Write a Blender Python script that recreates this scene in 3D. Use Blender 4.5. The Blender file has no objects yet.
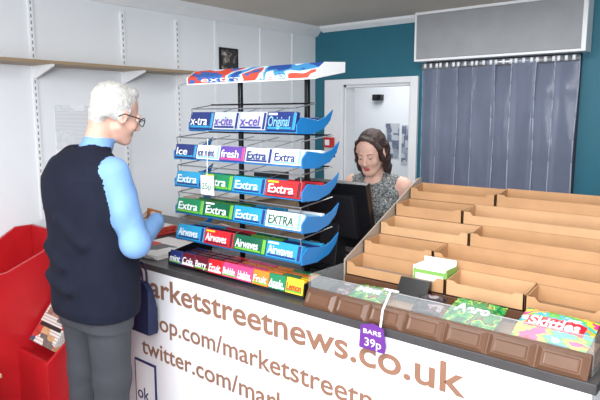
import bpy, bmesh, math, random
import numpy as np
from mathutils import Vector, Matrix, Euler
random.seed(4); np.random.seed(4)
scn=bpy.context.scene
scn.view_settings.view_transform='Standard'
COL=scn.collection
# ---------------------------------------------------------------- materials
def lin(c):
    return tuple(((v/255)/12.92 if v/255<=.04045 else ((v/255+.055)/1.055)**2.4) for v in c)
_m={}
def mat(name,rgb,rough=.5,bump=0,bscale=60,metal=0,var=.06,vscale=8,alpha=1,trans=0,emit=0,spec=.5):
    key=(name,tuple(rgb))
    if key in _m: return _m[key]
    m=bpy.data.materials.new(name); m.use_nodes=True
    nt=m.node_tree; b=nt.nodes['Principled BSDF']
    c=lin(rgb)
    tc=nt.nodes.new('ShaderNodeTexCoord')
    n=nt.nodes.new('ShaderNodeTexNoise'); n.inputs['Scale'].default_value=vscale; n.inputs['Detail'].default_value=4
    nt.links.new(tc.outputs['Object'],n.inputs['Vector'])
    r=nt.nodes.new('ShaderNodeValToRGB')
    r.color_ramp.elements[0].position=.3; r.color_ramp.elements[1].position=.7
    r.color_ramp.elements[0].color=(*[v*(1-var) for v in c],1)
    r.color_ramp.elements[1].color=(*[min(1,v*(1+var)) for v in c],1)
    nt.links.new(n.outputs['Fac'],r.inputs['Fac']); nt.links.new(r.outputs['Color'],b.inputs['Base Color'])
    b.inputs['Roughness'].default_value=rough; b.inputs['Metallic'].default_value=metal
    b.inputs['Alpha'].default_value=alpha
    b.inputs['Specular IOR Level'].default_value=spec
    b.inputs['Transmission Weight'].default_value=trans
    if bump:
        n2=nt.nodes.new('ShaderNodeTexNoise'); n2.inputs['Scale'].default_value=bscale; n2.inputs['Detail'].default_value=5
        nt.links.new(tc.outputs['Object'],n2.inputs['Vector'])
        bp=nt.nodes.new('ShaderNodeBump'); bp.inputs['Strength'].default_value=bump; bp.inputs['Distance'].default_value=.01
        nt.links.new(n2.outputs['Fac'],bp.inputs['Height']); nt.links.new(bp.outputs['Normal'],b.inputs['Normal'])
    _m[key]=m; return m
def ramp_mat(name,stops,scale=(20,20,20),tex='noise',rough=.5,detail=2):
    if name in _m: return _m[name]
    m=bpy.data.materials.new(name); m.use_nodes=True
    nt=m.node_tree; b=nt.nodes['Principled BSDF']; b.inputs['Roughness'].default_value=rough
    tc=nt.nodes.new('ShaderNodeTexCoord'); mp=nt.nodes.new('ShaderNodeMapping'); mp.inputs['Scale'].default_value=scale
    nt.links.new(tc.outputs['Object'],mp.inputs['Vector'])
    t=nt.nodes.new('ShaderNodeTexNoise'); t.inputs['Scale'].default_value=1; t.inputs['Detail'].default_value=detail; out=t.outputs['Fac']
    nt.links.new(mp.outputs['Vector'],t.inputs['Vector'])
    r=nt.nodes.new('ShaderNodeValToRGB'); cr=r.color_ramp; cr.interpolation='CONSTANT'
    while len(cr.elements)<len(stops): cr.elements.new(.5)
    for e,(p,c) in zip(cr.elements,stops): e.position=p; e.color=(*lin(c),1)
    nt.links.new(out,r.inputs['Fac']); nt.links.new(r.outputs['Color'],b.inputs['Base Color'])
    _m[name]=m; return m
def news_mat(name,pics,cell=9,axis='Y',line=95,paper=(230,226,220),ink=(186,184,184)):
    """printed page: column text lines broken by rectangular pictures"""
    m=bpy.data.materials.new(name); m.use_nodes=True
    nt=m.node_tree; b=nt.nodes['Principled BSDF']; b.inputs['Roughness'].default_value=.6
    tc=nt.nodes.new('ShaderNodeTexCoord')
    w=nt.nodes.new('ShaderNodeTexWave'); w.wave_type='BANDS'; w.bands_direction=axis; w.inputs['Scale'].default_value=line/6.28*2; w.inputs['Distortion'].default_value=0
    nt.links.new(tc.outputs['Object'],w.inputs['Vector'])
    r=nt.nodes.new('ShaderNodeValToRGB'); r.color_ramp.elements[0].position=.45; r.color_ramp.elements[0].color=(*lin(paper),1); r.color_ramp.elements[1].position=.6; r.color_ramp.elements[1].color=(*lin(ink),1)
    nt.links.new(w.outputs['Fac'],r.inputs['Fac'])
    v=nt.nodes.new('ShaderNodeTexVoronoi'); v.distance='CHEBYCHEV'; v.inputs['Scale'].default_value=cell; v.inputs['Randomness'].default_value=.55
    nt.links.new(tc.outputs['Object'],v.inputs['Vector'])
    sp=nt.nodes.new('ShaderNodeSeparateColor'); nt.links.new(v.outputs['Color'],sp.inputs['Color'])
    r2=nt.nodes.new('ShaderNodeValToRGB'); r2.color_ramp.interpolation='CONSTANT'
    while len(r2.color_ramp.elements)<max(2,len(pics)): r2.color_ramp.elements.new(.5)
    for i,e in enumerate(r2.color_ramp.elements): e.position=i/len(r2.color_ramp.elements); e.color=(*lin(pics[i]),1)
    nt.links.new(sp.outputs['Green'],r2.inputs['Fac'])
    n=nt.nodes.new('ShaderNodeTexNoise'); n.inputs['Scale'].default_value=35; nt.links.new(tc.outputs['Object'],n.inputs['Vector'])
    mul=nt.nodes.new('ShaderNodeMix'); mul.data_type='RGBA'; mul.blend_type='OVERLAY'; mul.inputs[0].default_value=.6
    nt.links.new(r2.outputs['Color'],mul.inputs[6]); nt.links.new(n.outputs['Fac'],mul.inputs[7])
    gt=nt.nodes.new('ShaderNodeMath'); gt.operation='GREATER_THAN'; gt.inputs[1].default_value=.55; nt.links.new(sp.outputs['Red'],gt.inputs[0])
    mx=nt.nodes.new('ShaderNodeMix'); mx.data_type='RGBA'
    nt.links.new(gt.outputs[0],mx.inputs[0]); nt.links.new(r.outputs['Color'],mx.inputs[6]); nt.links.new(mul.outputs[2],mx.inputs[7])
    nt.links.new(mx.outputs[2],b.inputs['Base Color'])
    return m

# ---------------------------------------------------------------- mesh builder
class MB:
    def __init__(s): s.v=[];s.f=[];s.fm=[];s.mats=[]
    def mi(s,m):
        if m not in s.mats: s.mats.append(m)
        return s.mats.index(m)
    def poly(s,vs,fs,m):
        o=len(s.v); s.v+= [tuple(v) for v in vs]
        k=s.mi(m)
        for f in fs: s.f.append([i+o for i in f]); s.fm.append(k)
    def obox(s,c,sz,m,R=None):
        vs=[]
        for dx in(-.5,.5):
            for dy in(-.5,.5):
                for dz in(-.5,.5):
                    v=Vector((dx*sz[0],dy*sz[1],dz*sz[2]))
                    if R is not None: v=R@v
                    vs.append(v+Vector(c))
        s.poly(vs,[(0,1,3,2),(4,6,7,5),(0,4,5,1),(2,3,7,6),(0,2,6,4),(1,5,7,3)],m)
    def box(s,x0,x1,y0,y1,z0,z1,m): s.obox(((x0+x1)/2,(y0+y1)/2,(z0+z1)/2),(x1-x0,y1-y0,z1-z0),m)
    def prism(s,prof,a0,a1,m,axis='x'):
        n=len(prof); vs=[]
        for a in(a0,a1):
            for p in prof:
                vs.append({'x':(a,p[0],p[1]),'y':(p[0],a,p[1]),'z':(p[0],p[1],a)}[axis])
        fs=[list(range(n)),list(range(n,2*n))]+[(i,(i+1)%n,n+(i+1)%n,n+i) for i in range(n)]
        s.poly(vs,fs,m)
    def cyl(s,p,q,r,m,n=8,r2=None):
        p=Vector(p);q=Vector(q);r2=r if r2 is None else r2
        d=(q-p); 
        if d.length<1e-6: return
        d.normalize(); a=d.orthogonal().normalized(); b=d.cross(a)
        vs=[]
        for c,rr in((p,r),(q,r2)):
            for i in range(n):
                t=2*math.pi*i/n; vs.append(c+a*math.cos(t)*rr+b*math.sin(t)*rr)
        s.poly(vs,[list(range(n)),list(range(n,2*n))]+[(i,(i+1)%n,n+(i+1)%n,n+i) for i in range(n)],m)
    def tube(s,pts,r,m,n=6):
        for a,b in zip(pts[:-1],pts[1:]): s.cyl(a,b,r,m,n)
    def finish(s,name,parent=None,bevel=0,smooth=False,seg=2):
        me=bpy.data.meshes.new(name); me.from_pydata(s.v,[],s.f)
        for m in s.mats: me.materials.append(m)
        me.polygons.foreach_set('material_index',s.fm)
        bm=bmesh.new(); bm.from_mesh(me); bmesh.ops.recalc_face_normals(bm,faces=bm.faces); bm.to_mesh(me); bm.free()
        if smooth: me.polygons.foreach_set('use_smooth',[True]*len(me.polygons))
        o=bpy.data.objects.new(name,me); COL.objects.link(o)
        if bevel:
            b=o.modifiers.new('bev','BEVEL'); b.width=bevel; b.segments=seg; b.limit_method='ANGLE'
        if parent: o.parent=parent
        return o
def text(name,s,loc,size,m,rot,parent=None,width=None,align='LEFT',ext=.0008,off=0):
    cu=bpy.data.curves.new(name,'FONT'); cu.body=s; cu.size=size; cu.extrude=ext; cu.align_x=align; cu.offset=off
    cu.materials.append(m)
    o=bpy.data.objects.new(name,cu); COL.objects.link(o)
    o.location=loc; o.rotation_euler=rot
    if width:
        bpy.context.view_layer.update(); w=o.dimensions.x
        if w>0: o.scale.x=width/w
    if parent: o.parent=parent
    return o
R90=math.radians(90)
def simple_box(name,x0,x1,y0,y1,z0,z1,m,parent=None,bevel=0):
    b=MB(); b.box(x0,x1,y0,y1,z0,z1,m); return b.finish(name,parent,bevel)

# ---------------------------------------------------------------- SDF bodies
LIP=2
class Sdf:
    def __init__(s): s.p=[]; s.T=Matrix.Identity(4)
    def tp(s,p): return np.array(s.T@Vector(p))
    def cone(s,a,b,ra,rb,m,k=.02,neg=False,noise=0):
        a=s.tp(a);b=s.tp(b);R=max(ra,rb)
        s.p.append(('c',(a,b,ra,rb),m,k,neg,np.minimum(a,b)-R,np.maximum(a,b)+R,noise))
    def ell(s,c,r,m,k=.015,neg=False,rot=None,noise=0):
        R3=s.T.to_3x3()
        if rot is not None: R3=R3@Euler(rot).to_matrix()
        c=s.tp(c); R=max(r)
        s.p.append(('e',(c,np.array(r),np.array(R3.inverted())),m,k,neg,c-R,c+R,noise))
    def loft(s,keys,m,k=.02,e=2.4):
        K=np.array(keys,float)
        lo=np.array([(K[:,1]-K[:,3]).min(),(K[:,2]-K[:,4]).min(),K[0,0]]); hi=np.array([(K[:,1]+K[:,3]).max(),(K[:,2]+K[:,4]).max(),K[-1,0]])
        s.p.append(('l',(K,e),m,k,False,lo,hi,0))
    def build(s,name,mats,h=.005):
        lo=np.min([p[5] for p in s.p if not p[4]],axis=0)-.03; hi=np.max([p[6] for p in s.p if not p[4]],axis=0)+.03
        n=np.ceil((hi-lo)/h).astype(int)+1
        D=np.full(n,.05,np.float32); Mn=np.full(n,.05,np.float32); L=np.zeros(n,np.int8)
        ax=[lo[i]+h*np.arange(n[i]) for i in range(3)]
        for (t,pr,m,k,neg,plo,phi,noise) in s.p:
            mg=.03+k
            i0=np.maximum(((plo-mg-lo)/h).astype(int),0); i1=np.minimum(((phi+mg-lo)/h).astype(int)+2,n)
            sl=tuple(slice(i0[i],i1[i]) for i in range(3))
            X,Y,Z=np.meshgrid(*[ax[i][sl[i]] for i in range(3)],indexing='ij')
            if t=='c':
                a,b,ra,rb=pr; ab=b-a; L2=max(ab@ab,1e-9)
                hh=np.clip(((X-a[0])*ab[0]+(Y-a[1])*ab[1]+(Z-a[2])*ab[2])/L2,0,1)
                d=np.sqrt((X-a[0]-hh*ab[0])**2+(Y-a[1]-hh*ab[1])**2+(Z-a[2]-hh*ab[2])**2)-(ra+(rb-ra)*hh)
            elif t=='e':
                c,r,Ri=pr; x=X-c[0];y=Y-c[1];z=Z-c[2]
                q=[(Ri[i,0]*x+Ri[i,1]*y+Ri[i,2]*z)/r[i] for i in range(3)]
                k0=np.sqrt(q[0]**2+q[1]**2+q[2]**2); k1=np.sqrt((q[0]/r[0])**2+(q[1]/r[1])**2+(q[2]/r[2])**2)+1e-9
                d=k0*(k0-1)/k1
            else:
                K,e=pr
                f=lambda j:np.interp(Z,K[:,0],K[:,j])
                rx,ry=f(3),f(4)
                d=((np.abs((X-f(1))/rx)**e+np.abs((Y-f(2))/ry)**e)**(1/e)-1)*np.minimum(rx,ry)
                d=np.maximum(d,np.maximum(K[0,0]-Z,Z-K[-1,0]))
            if noise:
                d=d+noise*(np.sin(X*170+Z*60+3*np.sin(Y*50))*np.sin(Y*150+Z*40+2*np.sin(X*70))+.6*np.sin(Z*120+X*90+Y*60))
            d=d.astype(np.float32); cur=D[sl]
            if neg:
                d2=-d; hh=np.clip(.5+.5*(d2-cur)/k,0,1); D[sl]=cur+(d2-cur)*hh+k*hh*(1-hh)
            else:
                hh=np.clip(.5+.5*(cur-d)/k,0,1); D[sl]=cur+(d-cur)*hh-k*hh*(1-hh)
                dl=d+.0012 if m==LIP else d
                w=dl<Mn[sl]; Lm=L[sl]; Lm[w]=m; L[sl]=Lm; Mn[sl]=np.minimum(Mn[sl],dl)
        S=D<0
        cs=[(a,b,c) for a in(0,1) for b in(0,1) for c in(0,1)]
        nn=n-1
        cnt=sum(S[a:a+nn[0],b:b+nn[1],c:c+nn[2]].astype(np.int8) for a,b,c in cs)
        cells=np.argwhere((cnt>0)&(cnt<8))
        idx=np.full(nn,-1,np.int64); idx[tuple(cells.T)]=np.arange(len(cells))
        acc=np.zeros((len(cells),3)); num=np.zeros(len(cells))
        for a in cs:
            for ax_ in range(3):
                if a[ax_]==1: continue
                b=list(a); b[ax_]=1
                va=D[tuple((cells+a).T)]; vb=D[tuple((cells+b).T)]
                mk=(va<0)!=(vb<0); t=np.where(mk,va/(va-vb+1e-12*(~mk)),0)
                p=np.array(a)[None,:]+np.zeros((len(cells),3)); p[:,ax_]+=t
                acc[mk]+=p[mk]; num[mk]+=1
        V=lo+h*(cells+acc/num[:,None])
        lab=L[tuple(cells.T)]
        Q=[]
        for a in range(3):
            u,v=(a+1)%3,(a+2)%3
            s0=[slice(0,None)]*3; s1=[slice(0,None)]*3
            s0[a]=slice(0,-1); s1[a]=slice(1,None)
            E=np.argwhere(S[tuple(s0)]!=S[tuple(s1)])
            E=E[(E[:,u]>0)&(E[:,v]>0)]
            def c(du,dv):
                q=E.copy(); q[:,u]-=du; q[:,v]-=dv; return idx[tuple(q.T)]
            q=np.stack([c(1,1),c(0,1),c(0,0),c(1,0)],1)
            fl=~S[tuple(E.T)]
            q[fl]=q[fl][:,::-1]; Q.append(q)
        Q=np.concatenate(Q); Q=Q[(Q>=0).all(1)]
        me=bpy.data.meshes.new(name)
        me.vertices.add(len(V)); me.vertices.foreach_set('co',V.astype(np.float32).ravel())
        me.loops.add(len(Q)*4); me.loops.foreach_set('vertex_index',Q.astype(np.int32).ravel())
        me.polygons.add(len(Q)); me.polygons.foreach_set('loop_start',np.arange(0,len(Q)*4,4,dtype=np.int32))
        me.polygons.foreach_set('loop_total',np.full(len(Q),4,np.int32))
        for m in mats: me.materials.append(m)
        me.polygons.foreach_set('material_index',lab[Q[:,0]].astype(np.int32))
        me.polygons.foreach_set('use_smooth',np.ones(len(Q),bool))
        me.update(calc_edges=True); me.validate()
        o=bpy.data.objects.new(name,me); COL.objects.link(o)
        return o
def head(S,pos,rot,skin,hair,lips,kind):
    old=S.T
    S.T=Matrix.Translation(pos)@Euler(rot).to_matrix().to_4x4()
    f=.95 if kind=='w' else 1.0
    def E(c,r,m,k=.012,**kw): S.ell([x*f for x in c],[x*f for x in r],m,k,**kw)
    def C(a,b,ra,rb,m,k=.012,**kw): S.cone([x*f for x in a],[x*f for x in b],ra*f,rb*f,m,k,**kw)
    E((0,-.015,.035),(.075,.096,.086),skin)
    E((0,.022,-.03),(.059,.066,.085),skin,.02)
    E((0,.060,-.096),(.026,.022,.020),skin,.025)
    for s in(-1,1):
        C((s*.052,-.005,-.055),(s*.018,.055,-.095),.016,.015,skin,.025)
        E((s*.037,.058,-.030),(.020,.020,.020),skin,.02)
        E((s*.028,.080,.017),(.022,.009,.006),skin,.012)
        E((s*.031,.096,-.001),(.017,.011,.010),skin,.008,neg=True)
        E((s*.031,.0755,.0065 if kind=='m' else .0035),(.0150,.0130,.0085),skin,.002)
        E((s*.031,.0745,-.0105),(.0145,.012,.006),skin,.003)
        E((s*.077,-.008,-.01),(.008,.018,.030),skin,.004,rot=(0,0,s*-.35))
        E((s*.082,-.006,-.008),(.004,.010,.018),skin,.003,neg=True)
        E((s*.011,.097,-.040),(.008,.009,.007),skin,.006)
    C((0,.084,.006),(0,.107,-.033),.008,.0105,skin,.012)
    E((0,.082,-.0645),(.021,.008,.0040),lips,.003)
    E((0,.081,-.0725),(.017,.008,.0050),lips,.003)
    if kind=='m':
        E((0,-.03,.05),(.082,.097,.083),hair,.01,noise=.0006)
        E((-.01,.028,.108),(.055,.045,.024),hair,.015,noise=.0014)
        E((0,-.085,-.01),(.062,.033,.055),hair,.02,noise=.0006)
        for s in(-1,1):
            E((s*.066,-.037,.02),(.02,.052,.05),hair,.015,noise=.0006)
            C((s*.073,.016,.02),(s*.073,.014,-.012),.008,.005,hair,.01)
    else:
        E((0,-.035,.052),(.084,.098,.090),hair,.01,noise=.001)
        E((0,-.080,-.02),(.080,.052,.085),hair,.03,noise=.003)
        E((0,-.100,.06),(.055,.050,.055),hair,.02,noise=.003)
        for s in(-1,1):
            x0=.022
            C((x0,.050,.106),(x0+(s-.25)*.045,.046,.083),.014,.012,hair,.010)
            C((x0+(s-.25)*.045,.046,.083),(s*.075,.028,.035),.012,.013,hair,.010,noise=.0008)
            C((s*.075,.028,.035),(s*.083,.018,-.03),.013,.013,hair,.012,noise=.0015)
            C((s*.083,.018,-.03),(s*.080,.014,-.095),.013,.009,hair,.010,noise=.002)
            C((s*.07,-.05,.03),(s*.082,-.04,-.115),.033,.020,hair,.02,noise=.003)
    S.T=old
def hand(S,w,along,normal,side,curl,m,sc=1.0,spread=.0):
    al=Vector(along).normalized(); no=Vector(normal); no=(no-al*no.dot(al)).normalized(); ac=al.cross(no)*side
    w=Vector(w)
    P=lambda x,y,z: tuple(w+(ac*x+al*y+no*z)*sc)
    S.cone(P(-.02,.02,0),P(-.03,.08,0),.014*sc,.012*sc,m,.012)
    S.cone(P(0,.0,0),P(-.008,.085,0),.021*sc,.013*sc,m,.012)
    S.cone(P(.015,.02,0),P(.022,.085,0),.016*sc,.012*sc,m,.012)
    L=[(.027,.086,.024+.019,.026,.02),(.009,.09,.048,.029,.022),(-.011,.088,.044,.027,.021),(-.03,.08,.034,.021,.018)]
    for i,(x,y,a,b,c) in enumerate(L):
        p=Vector((x,y,0)); ang=0; r=.0088-.0006*i
        for j,l in enumerate((a,b,c)):
            ang+=curl*(.7 if j==0 else 1.)*(1+.07*i)
            q=p+Vector((spread*(1.5-i)*.15*l,math.cos(ang)*l,-math.sin(ang)*l))
            S.cone(P(*p),P(*q),r*sc,(r-.0009)*sc,m,.003); p=q; r-=.0009
    p0=Vector((.02,.025,-.004)); p1=p0+Vector((.028,.03,-.012)); p2=p1+Vector((.008,.03,-.012)); p3=p2+Vector((-.004,.024,-.008))
    S.cone(P(*p0),P(*p1),.015*sc,.011*sc,m,.01); S.cone(P(*p1),P(*p2),.0105*sc,.0095*sc,m,.003); S.cone(P(*p2),P(*p3),.0095*sc,.008*sc,m,.003)

# ================================================================ ROOM
M_wall=mat('white_paint',(231,235,240),.6,.05,40,var=.02,vscale=2)
M_white=mat('white_gloss',(238,240,243),.35,var=.02)
M_teal=mat('teal_paint',(32,104,124),.55,.05,50,var=.06,vscale=3)
M_ceil=mat('ceiling_paint',(206,198,188),.8,.1,20,var=.03,vscale=2)
M_floor=mat('vinyl_floor',(120,116,110),.45,.05,20,var=.12,vscale=5)
M_dark=mat('dark_plastic',(26,27,31),.35)
M_black=mat('black_satin',(16,16,19),.3)
XL,YB,ZC=-3.40,4.27,2.40
simple_box('floor',-4.7,2.2,-1.6,6.1,-.1,0,M_floor)
simple_box('ceiling',-4.7,2.2,-1.6,6.1,ZC,ZC+.1,M_ceil)
simple_box('wall_left',XL-.1,XL,-1.5,YB,0,ZC,M_wall)
simple_box('wall_right',2.0,2.1,-1.5,YB,0,ZC,M_wall)
b=MB(); b.box(XL,2.0,-1.5,-1.4,0,.7,M_wall); b.box(XL,2,-1.5,-1.4,2.2,ZC,M_wall); b.box(XL,-2.4,-1.5,-1.4,.7,2.2,M_wall); b.box(1.4,2,-1.5,-1.4,.7,2.2,M_wall)
b.finish('wall_front')
b=MB()
for x in(-2.4,-1.13,.13,1.36): b.box(x,x+.05,-1.39,-1.35,.7,2.2,M_white)
b.box(-2.4,1.41,-1.39,-1.35,.7,.75,M_white); b.box(-2.4,1.41,-1.39,-1.35,2.15,2.2,M_white)
b.finish('window_1')
DX0,DX1,DZ=-3.07,-2.40,1.88
CX0,CX1,CZ=-2.28,-1.12,2.03
b=MB()
b.box(XL-.1,DX0,YB,YB+.12,0,ZC,M_teal); b.box(DX0,DX1,YB,YB+.12,DZ,ZC,M_teal)
b.box(DX1,CX0,YB,YB+.12,0,ZC,M_teal); b.box(CX0,CX1,YB,YB+.12,CZ,ZC,M_teal); b.box(CX1,2.1,YB,YB+.12,0,ZC,M_teal)
b.box(DX0,DX0+.02,YB,YB+.13,0,DZ,M_white); b.box(DX1-.02,DX1,YB,YB+.13,0,DZ,M_white); b.box(DX0,DX1,YB,YB+.13,DZ-.02,DZ,M_white)
b.finish('wall_back')
b=MB(); b.prism([(XL,ZC),(XL+.09,ZC),(XL+.07,ZC-.03),(XL+.02,ZC-.08),(XL,ZC-.08)],-1.4,YB,M_white,'y'); b.finish('trim_1')
b=MB(); b.prism([(YB,ZC),(YB-.06,ZC),(YB-.05,ZC-.02),(YB-.01,ZC-.05),(YB,ZC-.05)],XL+.09,CX0-.06,M_white,'x'); b.finish('trim_2')
b=MB(); b.box(DX0-.20,DX0,YB-.03,YB-.001,0,DZ+.05,M_white); b.box(DX1,DX1+.07,YB-.03,YB-.001,0,DZ+.05,M_white); b.box(DX0,DX1,YB-.03,YB-.001,DZ,DZ+.05,M_white)
b.finish('door_1',bevel=.004)
simple_box('wall_storeroom_back',-4.6,2.1,6.0,6.1,0,ZC,M_wall)
simple_box('wall_storeroom_left',-4.7,-4.6,YB+.12,6.0,0,ZC,M_wall)
simple_box('wall_storeroom_divider',-2.33,-2.28,YB+.12,6.0,0,ZC,M_wall)
M_note=news_mat('notice_print',[(236,238,242),(220,224,230)],9,'Z',120,(236,238,242),(196,200,208))
M_note2=news_mat('notice_print_b',[(150,160,176),(110,120,140)],12,'Z',90,(226,230,236),(150,156,168))
simple_box('paper_notice',-3.70,-3.52,5.99,6.0,1.12,1.52,M_note2)
simple_box('paper_notice.001',-3.48,-3.33,5.99,6.0,1.05,1.5,M_note2)
b=MB(); b.box(-3.86,-3.74,5.93,6.0,1.79,1.86,M_black); b.cyl((-3.8,5.93,1.82),(-3.8,5.9,1.82),.022,M_dark,12); b.finish('security_camera',bevel=.004)
M_red=mat('red_plastic',(196,30,34),.4)
b=MB(); b.box(-3.24,-3.15,4.19,4.24,1.33,1.42,M_red); b.box(-3.22,-3.17,4.182,4.19,1.35,1.4,M_white); b.finish('fire_alarm_call_point',bevel=.006)

M_sh=mat('shutter_panel_grey',(150,152,156),.5,.03,10,var=.05)
b=MB(); b.box(CX0-.02,CX1+.02,YB-.12,YB-.001,CZ+.02,ZC-.02,M_sh)
for x0,x1 in((CX0-.035,CX0-.02),(CX1+.02,CX1+.05)): b.box(x0,x1,YB-.13,YB-.001,CZ,ZC-.001,M_white)
b.box(CX0-.02,CX1+.02,YB-.13,YB-.001,ZC-.02,ZC-.001,M_white); b.box(CX0-.02,CX1+.02,YB-.13,YB-.001,CZ,CZ+.018,M_white)
b.finish('shutter_box',bevel=.003)
M_pvc=mat('pvc_strip',(134,142,166),.10,.25,4,var=.10,vscale=3,alpha=.58)
M_pvcrefl=mat('pvc_edge_reflection',(190,198,214),.15,alpha=.65)  # paler colour paints reflections along the curtain strip edges
M_rail=mat('steel_rail',(190,192,196),.3,metal=.8)
b=MB(); b.box(CX0,CX1,YB-.062,YB-.050,CZ-.055,CZ-.012,M_rail)
NS=8; w=(CX1-CX0)/NS
for i in range(NS):
    x0=CX0+i*w-.018; x1=x0+w+.036; yy=YB-.045-(i%2)*.012
    if i==0: x0=CX0
    if i==NS-1: x1=CX1
    bow=.007 if i%2 else .014; n=8; zs=[.03,.5,.9,1.3,1.45,1.6,1.72,1.84,1.93,CZ-.02]
    ph=random.random()*6
    def X(u,z): return x0+(x1-x0)*u+.005*math.sin(z*5+ph)
    def Y(u,z): return yy-bow*math.sin(math.pi*u)*(1 if z<1.9 else .4)+.007*math.sin(z*7+ph+u*2)
    vs=[(X(j/n,z),Y(j/n,z),z) for j in range(n+1) for z in zs]
    k_=len(zs); fs=[(j*k_+k,(j+1)*k_+k,(j+1)*k_+k+1,j*k_+k+1) for j in range(n) for k in range(k_-1)]
    b.poly(vs,fs,M_pvc)
    for u in((.03,) if i%2==0 else (.03,.97)):
        b.tube([(X(u,z),Y(u,z)-.002,z) for z in zs],.005 if i>3 else .003,M_pvcrefl,5)
    for q in range(3): b.obox((x0+(x1-x0)*(.2+.3*q),YB-.068-(i%2)*.004,CZ-.032),(.02,.006,.034),M_white)
b.finish('strip_curtain',smooth=True)
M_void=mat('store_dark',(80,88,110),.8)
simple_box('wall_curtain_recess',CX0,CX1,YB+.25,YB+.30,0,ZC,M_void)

# left wall
M_shelf=mat('shelf_board',(150,128,100),.5,.1,30)
M_slot=mat('slot_shadow_grey',(132,136,144),.8)
for i,y in enumerate((1.05,1.65,2.25,2.69)):
    b=MB(); b.box(XL,XL+.012,y-.013,y+.013,1.0 if y<2.6 else 1.05,2.28,M_white)
    for k in range(33):
        z=1.06+k*.037; b.box(XL+.0121,XL+.0126,y-.0035,y+.0035,z,z+.02,M_slot)
    b.finish('shelf_standard'+('' if i==0 else '.%03d'%i))
SZ=1.90
sh=MB(); sh.box(XL+.013,XL+.25,.3,2.70,SZ,SZ+.016,M_shelf)
for y in (1.05,1.65,2.25,2.69):
    sh.prism([(XL+.0135,SZ),(XL+.235,SZ),(XL+.235,SZ-.012),(XL+.03,SZ-.07),(XL+.0135,SZ-.07)],y-.006,y+.006,M_white,'y')
sh.finish('wall_shelf')
for i,y in enumerate((3.06,3.55,3.95)): simple_box('trim_%d'%(i+3),XL,XL+.008,y-.012,y+.012,1.04,2.32,M_wall)
simple_box('wall_notice',XL+.0,XL+.004,1.76,2.02,1.36,1.68,M_note)
b=MB(); b.box(XL,XL+.015,3.09,3.28,1.93,2.13,M_black); b.box(XL+.015,XL+.017,3.105,3.265,1.945,2.115,ramp_mat('photo_print',[(0,(50,50,58)),(.5,(120,110,100)),(.62,(180,176,170))],(25,25,25))); b.finish('wall_picture')

# ================================================================ COUNTER
CY0,CY1,CT=1.60,2.50,.92
CR=-.34
M_panel=mat('white_laminate',(240,240,245),.25,var=.015,vscale=2)
M_top=mat('counter_laminate',(70,68,70),.35,var=.1,vscale=20)
M_brown=mat('brown_vinyl_lettering',(146,106,86),.5)
b=MB(); b.box(XL+.005,CR,CY0+.006,CY0+.03,0,.895,M_panel); b.box(XL+.005,CR,CY0+.03,CY1,.0,.89,M_white)
b.box(XL+.005,CR+.01,CY0,CY1,.89,CT,M_top); b.box(XL+.005,CR,CY0+.001,CY0+.006,.03,.897,M_panel)
counter=b.finish('shop_counter',bevel=.002)
rt=(R90,0,0)
text('lettering_1','marketstreetnews.co.uk',(-2.41,CY0-.0003,.768),.14,M_brown,rt,counter,1.715,off=.002)
text('lettering_2','shop.com/marketstreetnews',(-2.33,CY0-.0003,.610),.115,M_brown,rt,counter,1.52,off=.001)
text('lettering_3','twitter.com/marketstreetnews',(-2.36,CY0-.0003,.460),.115,M_brown,rt,counter,1.66,off=.001)
M_navy=mat('navy_sign',(28,34,92),.4)
b=MB(); b.box(-2.42,-2.25,CY0-.006,CY0,.18,.42,M_navy); b.box(-2.41,-2.26,CY0-.008,CY0-.006,.19,.41,M_panel)
sg=b.finish('counter_sign'); text('sign_word','ok.',(-2.4,CY0-.009,.22),.09,M_navy,rt,sg)

# ================================================================ GUM RACK
M_blue=mat('blue_tray_plastic',(34,120,188),.3)
M_wire=mat('chrome_wire',(150,152,158),.3,metal=.7)
def Cc(n):
    return {'navy':(34,50,116),'cyan':(40,148,194),'green':(30,128,84),'red':(200,36,42),'white':(232,236,240),'purple':(98,70,160),'pink':(220,70,126),
     'orange':(236,130,40),'yellow':(232,202,50),'lime':(110,176,56),'maroon':(100,26,44),'sky':(130,190,222),'dkgreen':(20,92,62),'silver':(190,198,212)}[n]
def pm(n): return mat('pack_'+n,Cc(n),.35,var=.04)
rack=MB()
X0,X1=-2.17,-1.41
PY=1.90
for x in(-1.95,-1.555):
    rack.box(x-.009,x+.009,PY-.009,PY+.009,CT,1.80,M_black)
    rack.tube([(x,PY,CT+.012),(x,1.66,CT+.012)],.011,M_black)
    rack.cyl((x,PY,CT+.006),(x,1.99,CT+.006),.006,M_black)
rows=[(1.552,1.775,-2.15,-1.50,[('navy','white','x-tra'),('silver','purple','x-cite'),('silver','purple','x-cel'),('navy','sky','Original')],.078),
 (1.424,1.70,X0-.0,X1,[('navy','white','Ice'),('white','navy','ice mint'),('purple','white','fresh'),('silver','navy','Extra'),('white','navy','Extra')],.062),
 (1.297,1.70,X0,X1,[('cyan','white','Extra'),('green','white','Extra'),('cyan','white','Extra'),('red','white','Extra')],.066),
 (1.172,1.70,X0,X1,[('green','white','Extra'),('dkgreen','white','Extra'),('cyan','white','Extra'),('white','dkgreen','EXTRA')],.066),
 (1.048,1.70,X0,X1,[('cyan','white','Airwaves'),('red','white','Airwaves'),('dkgreen','white','Airwaves'),('cyan','white','Airwaves')],.066)]
txts=[]
Rt=Matrix.Rotation(math.radians(-14),3,'X')
c14,s14=math.cos(math.radians(14)),math.sin(math.radians(14))
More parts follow.
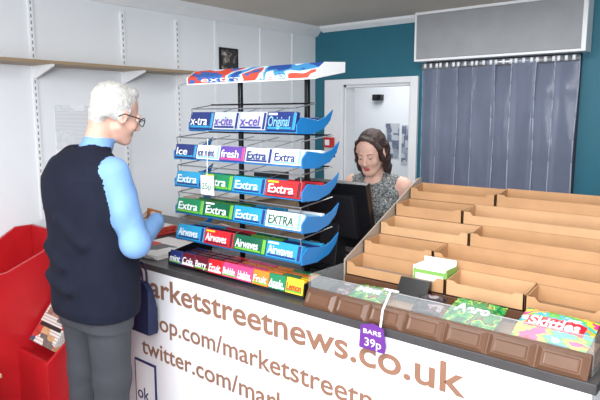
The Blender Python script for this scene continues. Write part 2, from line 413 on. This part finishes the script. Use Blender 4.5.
for ri,(z0,y0,xa,xb,pk,hh) in enumerate(rows):
    rack.prism([(y0+.012,z0),(y0+.2,z0+.03),(y0+.2,z0+.034),(y0+.012,z0+.004)],xa,xb,M_blue)
    rack.box(xa,xb,y0-.012,y0+.014,z0-.003,z0+.002,M_blue)
    side=[(y0-.014,z0-.006),(y0-.014,z0+.03),(y0+.02,z0+.06),(y0+.05,z0+.056),(y0+.12,z0+.046),(y0+.175,z0+.06),(y0+.225,z0+.09),(y0+.205,z0+.045),(y0+.16,z0+.01),(y0+.08,z0-.010)]
    rack.prism(side,xb,xb+.006,M_blue); rack.prism(side,xa-.006,xa,M_blue)
    n=len(pk); w=(xb-xa)/n
    for i,(c,tc,word) in enumerate(pk):
        xc=xa+(i+.5)*w; zc=z0+hh/2+.002
        rack.obox((xc,y0,zc),(w-.005,.02,hh),pm(c),Rt)
        acc={'navy':'cyan','purple':'pink','sky':'white','white':'sky','silver':'navy','cyan':'navy','green':'lime','red':'maroon','dkgreen':'lime'}[c]
        rack.obox((xc+w*.43,y0-.0012,zc),(w*.09,.0195,hh*.9),pm(acc),Rt)
        rack.obox((xc-w*.04,y0-.0012-s14*hh*.36,zc-c14*hh*.36),(w*.78,.0195,hh*.12),pm(acc),Rt)
        if i%2: rack.obox((xc-w*.30,y0-.0012+s14*hh*.38,zc+c14*hh*.38),(w*.3,.0195,hh*.12),pm('yellow' if c in('green','red') else 'white'),Rt)
        off=-.24*hh
        txts.append((word,(xc-w*.42,y0+off*s14-.0132*c14,zc+off*c14-.0132*s14+.004),hh*.74,pm(tc),w*(.70 if len(word)>4 else .5)))
        for j in range(1,5):
            yy=y0+.03*j+.01
            rack.obox((xc,yy,z0+.004+.16*(yy-y0)+.016),(w-.012,.022,.030),pm(c if j%3 else acc),Matrix.Rotation(math.radians(-8),3,'X'))
    for x in(xa+.01,xb-.01):
        rack.tube([(x,y0+.0,z0+.06),(x,y0-.005,z0+.095),(x,PY,z0+.115)],.0028,M_wire)
    rack.tube([(xa+.01,y0-.005,z0+.095),(xb-.01,y0-.005,z0+.095)],.0028,M_wire)
    rack.tube([(xa+.01,PY-.01,z0+.115),(xb-.01,PY-.01,z0+.115)],.004,M_black)
    rack.tube([(xa,PY,z0+.03),(xb,PY,z0+.03)],.005,M_black)
    for i in range(1,n):
        x=xa+i*w; rack.tube([(x,y0+.005,z0+.07),(x,PY,z0+.1)],.002,M_wire)
rack.prism([(1.655,CT),(1.93,CT),(1.93,CT+.03),(1.66,CT+.010)],-2.20,-1.375,M_black)
for xx in(-1.375,-2.205): rack.prism([(1.655,CT),(1.66,CT+.06),(1.93,CT+.10),(1.93,CT)],xx,xx+.005,M_black)
bc=['navy','maroon','maroon','red','pink','pink','orange','green','yellow']
bw=['mint','Cola','Berry','Fruit','Bubble','Hubba','Fruit','Apple','Lemon']
w=.82/9
for i,c in enumerate(bc):
    xc=-2.195+(i+.5)*w; hh=.06
    rack.obox((xc,1.667,CT+.042),(w-.004,.016,hh),pm(c),Rt)
    rack.obox((xc,1.6655-s14*.02,CT+.042-.02*c14),(w*.9,.0165,.008),pm('white' if i%2 else 'lime'),Rt)
    off=-.015; txts.append((bw[i],(xc-w*.42,1.667+off*s14-.0112*c14,CT+.042+off*c14),.04,pm('white' if c!='yellow' else 'red'),w*.8))
    for j in range(1,6):
        yy=1.667+.03*j; rack.obox((xc,yy,CT+.028+.06*(yy-1.66)),(w-.008,.022,.034),pm(c if j%2 else ('maroon' if i<4 else 'orange')))
M_hdr=ramp_mat('header_print',[(0,(24,70,150)),(.40,(60,140,196)),(.46,(200,216,232)),(.53,(206,70,50)),(.60,(50,96,170))],(7,12,12),detail=1.2)
HX0,HX1=-2.14,-1.39
hp_=[(1.750,1.756),(1.750,1.788),(1.80,1.820),(1.93,1.828),(1.93,1.787),(1.80,1.765)]
rack.prism(hp_,HX0,HX1,M_hdr)
rack.prism(hp_,HX1,HX1+.006,M_white); rack.prism(hp_,HX0-.006,HX0,M_white)
rack.box(HX0,HX1,1.745,1.7505,1.754,1.760,M_white)
rack.tube([(-1.93,1.68,1.52),(-1.93,1.672,1.36)],.002,M_white)
rack.box(-1.97,-1.885,1.668,1.672,1.275,1.36,M_white)
gum=rack.finish('chewing_gum_display_rack',bevel=.0015,seg=1)
for i,(wd,loc,sz,m,wd_) in enumerate(txts):
    text('pack_label_%d'%(i+1),wd,loc,sz,m,(math.radians(76),0,0),gum,wd_,ext=.0006,off=.0006)
text('tag_label','25p',(-1.962,1.6675,1.30),.04,pm('green'),rt,gum,.06)
text('header_label','extra   ice',(-2.05,1.7495,1.764),.030,M_white,rt,gum,.5)

# ================================================================ CONFECTIONERY STAND
M_tan=mat('cardboard',(180,138,98),.75,.05,60,var=.07,vscale=12)
M_tan2=mat('cardboard_pale',(192,152,112),.75,.05,60,var=.06,vscale=12)
M_in=mat('cardboard_inside',(150,120,92),.8,var=.08)
M_gin=mat('carton_grey_liner',(150,138,126),.7)
M_choc=mat('chocolate_brown_plastic',(98,68,50),.35,var=.08)
M_acr=mat('clear_acrylic',(225,232,236),.05,alpha=.12,var=0)
M_alu=mat('aluminium_edge',(186,188,190),.3,metal=.6)
SX0,SX1=-1.335,-.355
st=MB()
st.box(SX0,SX1,1.612,2.49,CT,CT+.014,M_choc)
N=7; w=(SX1-SX0)/N
for i in range(N):
    a=SX0+i*w+.003; c=a+w-.006
    y0,z0,y1,z1=1.604,CT+.001,1.636,CT+.058
    d=Vector((0,y1-y0,z1-z0)); nrm=Vector((0,-d.z,d.y)).normalized()
    def pt(u,v,o): 
        return Vector((a+(c-a)*u,y0+d.y*v,z0+d.z*v))+nrm*o
    vs=[pt(0,0,0),pt(1,0,0),pt(1,1,0),pt(0,1,0),pt(.12,.18,.012),pt(.88,.18,.012),pt(.88,.82,.012),pt(.12,.82,.012),pt(.17,.26,.008),pt(.83,.26,.008),pt(.83,.74,.008),pt(.17,.74,.008)]
    st.poly(vs,[(0,1,5,4),(1,2,6,5),(2,3,7,6),(3,0,4,7),(4,5,9,8),(5,6,10,9),(6,7,11,10),(7,4,8,11),(8,9,10,11)],M_choc)
st.prism([(1.606,CT),(1.639,CT+.060),(1.655,CT+.060),(1.655,CT)],SX0,SX1,M_choc)
st.prism([(1.656,CT+.02),(1.652,CT+.108),(1.655,CT+.108),(1.659,CT+.02)],SX0,SX1,M_acr)
st.box(SX0,SX1,1.651,1.656,CT+.107,CT+.110,M_alu)
for xx in(SX0-.004,SX1): st.box(xx,xx+.004,1.645,1.87,CT,CT+.11,M_acr)
NR=5; pit=.125; ys=1.865
prof=[(ys,CT+.014)]
for i in range(NR):
    z=.985+.0625*i
    prof+= [(ys+pit*i,z),(ys+pit*(i+1),z)]
prof+=[(ys+pit*NR,CT+.014)]
st.prism(prof,SX0+.004,SX1-.004,M_choc)
M_side=mat('stand_side_panel',(160,146,134),.5)
sidep=[(1.87,CT),(1.87,1.045),(2.46,1.325),(2.49,1.325),(2.49,CT)]
st.prism(sidep,SX0-.004,SX0+.003,M_side); st.prism(sidep,SX1-.003,SX1+.004,M_side)
stand=st.finish('confectionery_display_stand',bevel=.0015,seg=1)
ct=MB()
def carton(x0,x1,y0,y1,z0,hf,hb,mo,mi_,notch):
    t=.004
    ct.box(x0,x1,y0,y1,z0,z0+t,mi_)
    ct.box(x0,x1,y1-t,y1,z0,z0+hb,mo)
    for xa in(x0,x1-t): ct.prism([(y0,z0),(y0,z0+hf),(y0+.03,z0+hf),(y1,z0+hb),(y1,z0)],xa,xa+t,mo)
    q=notch
    ct.prism([(x0,z0),(x1,z0),(x1,z0+hf),(x1-.03,z0+hf),(x1-.042,z0+hf-q),(x0+.042,z0+hf-q),(x0+.03,z0+hf),(x0,z0+hf)],y0,y0+t,mo,'y')
    ct.box(x0+t,x1-t,y0+t+.002,y1-t-.002,z0+t,z0+t+.008,mi_)
for i in range(NR):
    z=.985+.0625*i+.001; y0=ys+pit*i+.002
    cuts=[SX0+.008]+[SX0+.008+(SX1-SX0-.016)*f for f in ([.42,1] if i%2==0 else [.33,1])]
    if i==0: cuts=[SX0+.008,SX0+.44,SX0+.72,SX1-.008]
    for j in range(len(cuts)-1):
        carton(cuts[j]+.002,cuts[j+1]-.002,y0,y0+pit-.006,z,.054+.003*((i+j)%2),.066+.004*(j%2),[M_tan,M_tan2][(i*2+j)%3==1],M_in if (i+j)%3 else M_gin,.008 if (i+j)%2 else .014)
ct.finish('cardboard_display_cartons')
b=MB(); x0,x1,y0,y1,z0=-1.03,-.90,1.885,1.965,1.0
t=.003; M_gn=mat('box_green',(120,170,80),.4)
b.box(x0,x1,y0,y1,z0+.002,z0+.05,M_white); b.box(x0,x1,y0-t,y0,z0,z0+.058,M_gn); b.box(x0,x1,y1,y1+t,z0,z0+.09,M_white)
b.box(x0-t,x0,y0,y1,z0,z0+.07,M_white); b.box(x1,x1+t,y0,y1,z0,z0+.07,M_gn); b.box(x0+.01,x1-.01,y0-t-.001,y0-t,z0+.012,z0+.045,M_white)
for k in range(6): b.cyl((x0+.012+k*.02,y0+.01,z0+.056),(x0+.012+k*.02,y1-.01,z0+.056),.009,M_white,8)
b.finish('sweet_box',bevel=.001,seg=1)
def pouch(name,loc,L,W,T,m,rz,rx=0,word=None,wm=None,band=None):
    nx,ny=26,16; vs=[];fs=[]
    for s in(1,-1):
        for i in range(nx+1):
            for j in range(ny+1):
                u=-1+2*i/nx; v=-1+2*j/ny
                e=max(0,1-abs(u/.9)**4)**.7*max(0,1-abs(v)**4)**.6 if abs(u)<.9 else 0
                z=s*T/2*e+ .0012*math.sin(i*2.3+j)*e*2+(.0015*math.sin(v*22) if e==0 else 0)
                z+=.0025*math.sin(v*9+u*2)*math.exp(-((abs(u)-.8)/.12)**2)
                vs.append((u*L/2*(1-.03*v*v),v*W/2*(1-.05*(1-abs(u))),z+s*.0004))
    q=(nx+1)*(ny+1); fa=[];fb=[]
    for s in(0,1):
        for i in range(nx):
            for j in range(ny):
                a=s*q+i*(ny+1)+j; (fb if (band and s==0 and 3<=i<=22 and 5<=j<=10) else fa).append((a,a+ny+1,a+ny+2,a+1))
    for i in range(nx):
        for j in (0,ny): a=i*(ny+1)+j; fa.append((a,a+ny+1,a+ny+1+q,a+q))
    for j in range(ny):
        for i in (0,nx): a=i*(ny+1)+j; fa.append((a,a+1,a+1+q,a+q))
    bb=MB(); bb.poly(vs,fa,m)
    if fb:
        k=bb.mi(band)
        for f in fb: bb.f.append(list(f)); bb.fm.append(k)
    o=bb.finish(name,smooth=True)
    o.location=loc; o.rotation_euler=(rx,0,rz)
    if word:
        text('brand_word',word,(-L*.34,-W*.14,T/2+.0015),W*.42,wm,(0,0,0),o,L*.66,ext=.001,off=.0015)
    return o
zf=CT+.014
M_aero=ramp_mat('pouch_green_print',[(0,(20,100,60)),(.42,(50,150,60)),(.52,(170,206,90)),(.57,(110,70,40)),(.62,(40,130,60))],(22,30,28))
M_rain=ramp_mat('pouch_rainbow_print',[(0,(214,30,60)),(.30,(226,60,130)),(.42,(236,196,50)),(.49,(100,180,70)),(.55,(70,170,190)),(.62,(236,236,236))],(10,30,16))
M_blk=ramp_mat('pouch_dark_print',[(0,(30,28,34)),(.55,(90,60,70)),(.62,(150,140,140))],(30,30,30))
M_skr=mat('pouch_red_band',(206,34,54),.3); M_aeb=mat('pouch_green_band',(40,120,50),.3)
tilt=math.radians(18)
pouch('sweet_pouch',(-.482,1.745,zf+.062),.215,.15,.03,M_rain,0,tilt,'Skittles',M_white,M_skr)
pouch('sweet_pouch.001',(-.73,1.745,zf+.052),.175,.135,.03,M_aero,0,tilt,'Aero',M_white,M_aeb)
pouch('sweet_pouch.002',(-.90,1.765,zf+.042),.10,.11,.025,M_blk,0.2,tilt)
pouch('sweet_pouch.003',(-1.13,1.745,zf+.038),.14,.11,.025,M_aero,0.1,math.radians(12),'Mint',M_white,M_aeb)
pouch('sweet_pouch.004',(-1.25,1.735,zf+.034),.09,.10,.022,M_blk,-.1,math.radians(12))
b=MB()
for i in range(5): b.box(-1.32+i*.19,-1.14+i*.19,1.68,1.84,zf,zf+.012+.003*(i%2),[M_tan,M_in][i%2])
b.finish('chocolate_bar_tray')
b=MB(); b.prism([(1.80,zf+.02),(1.855,zf+.02),(1.855,zf+.095),(1.845,zf+.095)],-1.06,-.94,M_black); b.box(-1.06,-.94,1.845,1.86,zf+.0,zf+.03,M_black); b.finish('black_card_sign')
M_pur=mat('purple_card',(104,50,140),.4)
b=MB(); b.prism([(-1.065,.838),(-.965,.838),(-.96,.863),(-.97,.922),(-1.01,.932),(-1.06,.918)],1.582,1.586,M_pur,'y')
b.tube([(-.985,1.588,.92),(-.985,1.60,.98),(-.985,1.650,1.035)],.004,M_white); b.tube([(-1.01,1.650,1.036),(-.955,1.650,1.036)],.004,M_white)
sg=b.finish('price_sign'); text('price','BARS',(-1.05,1.5815,.893),.022,M_white,rt,sg,.07); text('price_2','39p',(-1.045,1.5815,.85),.04,M_white,rt,sg,.065)

# ================================================================ TILL
b=MB()
Rm=Matrix.Rotation(math.radians(14),3,'X')
cx=-1.575
b.obox((cx,2.13,1.175),(.40,.035,.31),M_black,Rm); b.obox((cx,2.105,1.175),(.28,.045,.20),M_dark,Rm)
b.obox((cx,2.152,1.182),(.37,.004,.28),mat('screen_glass',(30,50,70),.1),Rm)
b.prism([(2.06,CT+.02),(2.10,1.18),(2.14,1.18),(2.15,CT+.02)],cx-.05,cx+.05,M_dark)
b.box(cx-.13,cx+.13,2.04,2.27,CT,CT+.03,M_dark)
b.finish('till_monitor',bevel=.008)
b=MB(); b.prism([(2.30,CT),(2.44,CT),(2.44,CT+.015),(2.30,CT+.025)],-2.0,-1.6,M_dark)
for i in range(12):
    for j in range(4): b.box(-1.985+i*.031,-1.96+i*.031,2.31+j*.031,2.335+j*.031,CT+.018,CT+.031-.002*j,M_black)
b.finish('till_keyboard')

# ================================================================ PAPERS, CABINET
M_news=news_mat('newspaper_print',[(176,110,70),(210,150,100),(90,90,96),(190,60,50)],8)
M_news2=news_mat('newspaper_print_b',[(70,80,110),(186,60,56),(110,100,96),(200,160,120)],13,'Y',110)
def paper(name,cx,cy,z,wx,wy,n,rz,m):
    b=MB()
    for i in range(n):
        R=Matrix.Rotation(rz+random.uniform(-.05,.05),3,'Z')
        b.obox((cx+random.uniform(-.004,.004),cy+random.uniform(-.004,.004),z+.004+i*.008),(wx,wy,.0075),m,R)
    return b.finish(name,bevel=.001,seg=1)
paper('newspaper_stack',-2.47,1.83,CT,.30,.36,3,.1,M_news)
paper('newspaper_stack.001',-2.50,2.22,CT,.34,.28,5,-.2,M_news2)
paper('newspaper_stack.002',-2.92,1.95,CT,.32,.40,6,.05,M_news)
b=MB(); M_wood=mat('desk_wood',(150,128,104),.5,.1,30)
b.box(-3.385,-2.98,2.72,3.9,0,1.0,M_wood); b.box(-3.39,-2.95,2.70,3.92,1.0,1.03,mat('desk_top',(176,164,146),.4))
for k in range(3): b.box(-2.98,-2.972,2.76+k*.38,3.1+k*.38,.7,.96,M_wood); b.cyl((-2.97,2.93+k*.38,.83),(-2.95,2.93+k*.38,.83),.012,M_rail)
b.finish('back_cabinet',bevel=.003)
paper('paper_pile',-3.18,3.0,1.03,.22,.30,8,.1,M_white)
b=MB(); b.box(-3.25,-3.05,3.3,3.5,1.03,1.17,M_black); b.box(-3.24,-3.06,3.29,3.3,1.05,1.15,M_dark); b.finish('receipt_printer',bevel=.01)

# ================================================================ RED NEWSPAPER STAND
b=MB()
M_redm=mat('red_metal',(182,26,34),.35,.03,10,var=.08)
M_wsh=mat('pale_wood_shelf',(190,160,120),.5,.05,30)
RX=-2.57
b.box(-3.38,RX,1.555,1.575,0,.985,M_redm)
sp=[(.95,0),(1.555,0),(1.555,.985),(1.47,.985),(1.38,.93),(1.20,.86),(1.02,.84),(.95,.82)]
b.prism(sp,-2.885,-2.865,M_redm); b.prism(sp,-3.38,-3.36,M_redm)
b.prism([(1.22,0),(1.555,0),(1.555,.75),(1.40,.60),(1.22,.46)],RX-.018,RX,M_redm)
b.box(-2.865,RX-.018,1.22,1.235,0,.47,M_redm)
b.prism([(1.235,.40),(1.555,.50),(1.555,.515),(1.235,.415)],-2.865,RX-.018,M_redm)
for z in(.15,.38,.60): b.box(-3.36,-2.885,.98,1.555,z,z+.015,M_redm)
for z in(.16,.31,.46): b.box(-3.36,-2.60,.86,1.03,z,z+.018,M_wsh)
b.box(-2.66,-2.62,.87,1.02,0,.46,M_redm)
b.finish('newspaper_stand',bevel=.002)
b=MB()
Rn=Matrix.Rotation(math.radians(52),3,'X')
for i in range(4): b.obox((-2.725,1.40-.008*i,.62+i*.006),(.23,.34,.008),M_news2,Rn)
Fr=Vector((0,1.40-.008*3,.62+.018)); 
def pn(x,v,sx,sv,m): 
    c=Rn@Vector((0,v,.0046)); b.obox((-2.725+x,Fr.y+c.y,Fr.z+c.z),(sx,sv,.0012),m,Rn)
pn(0,.135,.21,.035,mat('masthead_red',(190,40,44),.6)); pn(-.03,.03,.13,.11,mat('front_page_photo',(150,120,104),.6,var=.5,vscale=30)); pn(.0,-.075,.2,.02,mat('headline_ink',(40,40,44),.6))
b.finish('stand_newspapers',bevel=.0004,seg=1)

# ================================================================ MAN
M_skin=mat('skin_elder',(216,172,154),.55,.15,90,var=.08,vscale=22)
M_hairg=mat('grey_white_hair',(196,195,192),.6,.7,110,var=.22,vscale=70)
M_lipm=mat('lips_man',(190,126,116),.5)
M_vest=mat('navy_gilet',(24,28,44),.85,.7,8,var=.12,vscale=12,spec=.2)
M_shirt=mat('light_blue_shirt',(122,164,216),.7,.8,11,var=.05)
M_trou=mat('charcoal_trousers',(62,64,72),.85,.6,10,var=.1)
M_shoe=mat('black_shoe',(26,24,24),.35)
mm=[M_skin,M_hairg,M_lipm,M_vest,M_shirt,M_trou,M_shoe]
SK,HA,LI,VE,SH,TR,SO=range(7)
S=Sdf()
for s in(-1,1):
    S.cone((s*.105,-.06,.04),(s*.125,.13,.035),.042,.036,SO,.02)
    S.ell((s*.107,-.05,.055),(.045,.055,.055),SO,.02)
    S.cone((s*.105,-.03,.10),(s*.10,.0,.48),.062,.078,TR,.02)
    S.cone((s*.10,.0,.48),(s*.092,.0,.84),.078,.102,TR,.03)
S.loft([(.72,0,0,.17,.12),(.8,0,0,.185,.13),(.92,0,0,.185,.135)],TR,.04)
S.loft([(.765,-.005,.005,.212,.150),(.80,-.005,.005,.218,.158),(.95,0,.008,.212,.160),(1.1,0,.005,.212,.158),(1.25,0,-.01,.215,.150),(1.36,0,-.03,.210,.130),(1.42,.01,-.03,.18,.108),(1.465,.025,-.02,.11,.08),(1.485,.035,.0,.075,.07)],VE,.02)
S.ell((-.01,-.075,1.30),(.15,.08,.13),VE,.05)
for s in(-1,1): S.cone((s*.07,-.02,1.43),(s*.165,-.02,1.39),.065,.062,VE,.03)
for (a,c,r) in (((-.16,-.12,.93),(.06,-.162,.90),.008),((-.14,-.13,1.06),(.02,-.16,1.00),.008),((.02,-.16,1.2),(.14,-.13,1.1),.008)):
    S.cone(a,c,r,r,VE,.05)
S.cone((.035,.01,1.465),(.048,.022,1.497),.067,.062,SH,.008)
S.cone((.035,.01,1.46),(.062,.03,1.57),.054,.054,SK,.012)
# right arm (towards camera)
S.cone((.19,-.01,1.385),(.262,.035,1.10),.068,.054,SH,.012)
S.cone((.262,.035,1.10),(.165,.21,1.145),.054,.037,SH,.02)
S.ell((.270,.02,1.10),(.052,.055,.055),SH,.03)
S.cone((.235,.0,1.2),(.21,.05,1.16),.048,.045,SH,.03)
S.cone((.205,.04,1.30),(.25,-.02,1.24),.03,.03,SH,.04)
S.cone((.165,.21,1.145),(.145,.232,1.152),.038,.036,SH,.004)
S.cone((.15,.225,1.150),(.125,.250,1.158),.024,.022,SK,.01)
hand(S,(.128,.247,1.157),(-.65,.45,.05),(.35,.5,.5),1,.55,SK,.95)
# left arm holding bag
S.cone((-.19,-.01,1.385),(-.255,.06,1.12),.066,.052,SH,.012)
S.cone((-.255,.06,1.12),(-.14,.20,.98),.052,.036,SH,.02)
S.cone((-.14,.20,.98),(-.115,.205,.955),.026,.023,SK,.01)
hand(S,(-.12,.205,.955),(.8,.1,-.35),(.2,.95,.3),-1,.75,SK)
hp=(.085,.095,1.622); hr=(math.radians(-16),math.radians(3),math.radians(-10))
head(S,hp,hr,SK,HA,LI,'m')
man=S.build('man',mm,.0044)
man.location=(-2.285,1.32,0); man.rotation_euler=(0,0,math.radians(2))
HM=Matrix.Translation(hp)@Euler(hr).to_matrix().to_4x4()
def xf(p): return tuple(HM@Vector(p))
b=MB(); M_fr=mat('glasses_frame',(60,44,40),.3)
for s in(-1,1):
    pts=[xf((s*.033+.023*math.cos(t),.108-.006*abs(math.cos(t)),-.004+.018*math.sin(t))) for t in [i*math.pi/9 for i in range(19)]]
    b.tube(pts,.0022,M_fr); b.tube([xf((s*.056,.102,.002)),xf((s*.080,.06,.004)),xf((s*.086,-.01,.004)),xf((s*.084,-.03,-.012))],.0026,M_fr)
b.tube([xf((-.011,.113,.0)),xf((.011,.113,.0))],.002,M_fr)
b.finish('glasses',man)
M_eye=mat('eye_white',(226,222,216),.2); M_iris=mat('eye_iris',(60,50,44),.2); M_lash=mat('eyelash_dark',(44,32,30),.6)
def eyes(parent,HMx,f,browm,low):
    for i,s in enumerate((-1,1)):
        b=MB()
        for rr,yo,zo,m in((.0120,0,0,M_eye),(.0066,.0062,-.0022,M_iris)):
            vs=[];fs=[]
            for a in range(9):
                for c in range(12):
                    th=math.pi*a/8; ph=2*math.pi*c/12
                    vs.append(tuple(HMx@Vector((s*.031*f+rr*f*math.sin(th)*math.cos(ph),(.0752+yo)*f+rr*f*math.cos(th),(-.0015+zo)*f+rr*f*math.sin(th)*math.sin(ph)))))
            for a in range(8):
                for c in range(12): fs.append((a*12+c,a*12+(c+1)%12,(a+1)*12+(c+1)%12,(a+1)*12+c))
            b.poly(vs,fs,m)
        T=lambda p:tuple(HMx@(Vector(p)*f))
        b.tube([T((s*.018,.085,-.001-low*.3)),T((s*.026,.0895,.0005-low)),T((s*.036,.0890,.0005-low)),T((s*.045,.082,-.001-low*.3))],.0012*f,M_lash,5)
        b.tube([T((s*.014,.0905,.0185)),T((s*.026,.0905,.0225)),T((s*.038,.0865,.0225)),T((s*.049,.0775,.0175))],.0018*f,browm,5)
        b.finish('eye_%d'%(i+1),parent,smooth=True)
eyes(man,HM,1,M_hairg,0)
b=MB(); b.obox((-2.20,1.585,1.165),(.07,.010,.06),mat('brown_leather',(150,100,60),.5),Euler((.3,.2,.5)).to_matrix()); b.finish('wallet',bevel=.003)
b=MB(); M_bag=mat('navy_bag_fabric',(22,32,70),.7,.5,14,var=.15)
bx,by=-2.28,1.548
prof=[(-.095,0),(-.10,.12),(-.085,.21),(-.05,.24),(.05,.24),(.085,.21),(.10,.12),(.095,0)]
sec=[]
for dy,sc_ in((-.028,.93),(-.018,1),(.018,1),(.028,.93)):
    sec.append([(bx+p[0]*sc_,by+dy*(1 if p[1]<.2 else .5),.61+p[1]) for p in prof])
vs=sum(sec,[]); n=8; fs=[list(range(8)),list(range(24,32))]
for k in range(3):
    for i in range(n): fs.append((k*n+i,k*n+(i+1)%n,(k+1)*n+(i+1)%n,(k+1)*n+i))
b.poly(vs,fs,M_bag)
for dy in(-.012,.012): b.tube([(bx-.04,by+dy,.845),(bx-.035,by+dy,.90),(bx-.012,by+dy,.935),(bx+.012,by+dy,.935),(bx+.035,by+dy,.90),(bx+.04,by+dy,.845)],.006,M_bag)
b.finish('tote_bag',bevel=.008)

# ================================================================ WOMAN
M_skw=mat('skin_woman',(228,184,166),.5,.05,90,var=.04,vscale=20)
M_hairw=mat('dark_brown_hair',(54,32,29),.5,.8,110,var=.4,vscale=60)
M_lipw=mat('lips_woman',(190,98,96),.4)
M_topw=ramp_mat('patterned_top',[(0,(80,86,92)),(.42,(150,154,154)),(.5,(108,114,116)),(.56,(66,70,76)),(.62,(176,176,172))],(45,45,45),rough=.8)
M_jean=mat('denim',(40,52,82),.85,.3,30)
S=Sdf(); SK,HA,LI,TO,JE,SO=range(6)
for s in(-1,1):
    S.cone((s*.09,-.05,.035),(s*.10,.11,.03),.038,.032,SO,.02)
    S.cone((s*.09,-.03,.09),(s*.09,.0,.43),.052,.062,JE,.02)
    S.cone((s*.09,.0,.43),(s*.085,-.02,.76),.062,.092,JE,.03)
S.loft([(.68,0,-.03,.16,.12),(.78,0,-.03,.175,.125),(.86,0,-.025,.155,.115)],JE,.03)
S.loft([(.80,0,-.025,.165,.12),(.9,0,-.015,.14,.105),(1.0,0,.005,.14,.105),(1.10,0,.025,.155,.12),(1.18,0,.035,.155,.115),(1.235,0,.035,.13,.085),(1.265,0,.035,.09,.06)],TO,.02)
for s in(-1,1):
    S.ell((s*.065,.115,1.10),(.06,.055,.055),TO,.03)
    S.cone((s*.05,.035,1.26),(s*.12,.035,1.235),.042,.045,TO,.02)
    S.ell((s*.155,.035,1.22),(.05,.048,.055),SK,.015)
    S.cone((s*.165,.035,1.21),(s*.205,.03,1.0),.044,.036,SK,.02)
    S.cone((s*.205,.03,1.0),(s*.12,.24,.985),.036,.023,SK,.015)
    hand(S,(s*.12,.24,.985),(-s*.25,.95,-.12),(0,.1,1),-s,.3,SK,.92)
S.ell((0,.09,1.245),(.055,.035,.045),SK,.012)
S.cone((0,.045,1.24),(0,.09,1.34),.05,.046,SK,.02)
hp=(0.0,.135,1.405); hr=(math.radians(-15),math.radians(3),math.radians(2))
head(S,hp,hr,SK,HA,LI,'w')
wom=S.build('woman',[M_skw,M_hairw,M_lipw,M_topw,M_jean,M_shoe],.004)
wom.location=(-1.815,2.89,0); wom.rotation_euler=(0,0,math.radians(188))
HM=Matrix.Translation(hp)@Euler(hr).to_matrix().to_4x4()
eyes(wom,HM,.95,M_hairw,.003)

# ================================================================ LIGHTS
def area(name,loc,rot,sx,sy,p,col=(1,1,1)):
    l=bpy.data.lights.new(name,'AREA'); l.shape='RECTANGLE'; l.size=sx; l.size_y=sy; l.energy=p; l.color=col
    o=bpy.data.objects.new(name,l); COL.objects.link(o); o.location=loc; o.rotation_euler=rot; return o
area('ceiling_light',(-.6,.5,2.37),(0,0,0),2.4,.8,58,(.98,.99,1))
area('ceiling_light.001',(-1.7,3.1,2.37),(0,0,0),1.6,.4,22,(.98,.99,1))
area('window_daylight',(-.5,-1.30,1.5),(math.radians(90),0,0),3.6,1.4,90,(.95,.98,1))
fl=area('flash_fill_light',(.35,-.4,2.0),(0,0,0),.5,.5,34,(.99,.99,1))  # added flash-like fill from behind the camera, not a fixture of the shop
fl.rotation_euler=(Vector((-1.9,2.4,1.25))-Vector((.35,-.4,2.0))).to_track_quat('-Z','Y').to_euler()
area('storeroom_light',(-3.4,5.2,2.35),(0,0,0),.8,.8,18)
w=bpy.data.worlds.new('World'); scn.world=w; w.use_nodes=True
w.node_tree.nodes['Background'].inputs['Color'].default_value=(.8,.87,1,1); w.node_tree.nodes['Background'].inputs['Strength'].default_value=.6
cam=bpy.data.cameras.new('Camera'); co=bpy.data.objects.new('Camera',cam); COL.objects.link(co)
co.location=(0,0,1.62); co.rotation_euler=(math.radians(90-8.3),0,math.radians(40)); cam.lens=34.98; cam.sensor_width=36; cam.clip_start=.02
scn.camera=co
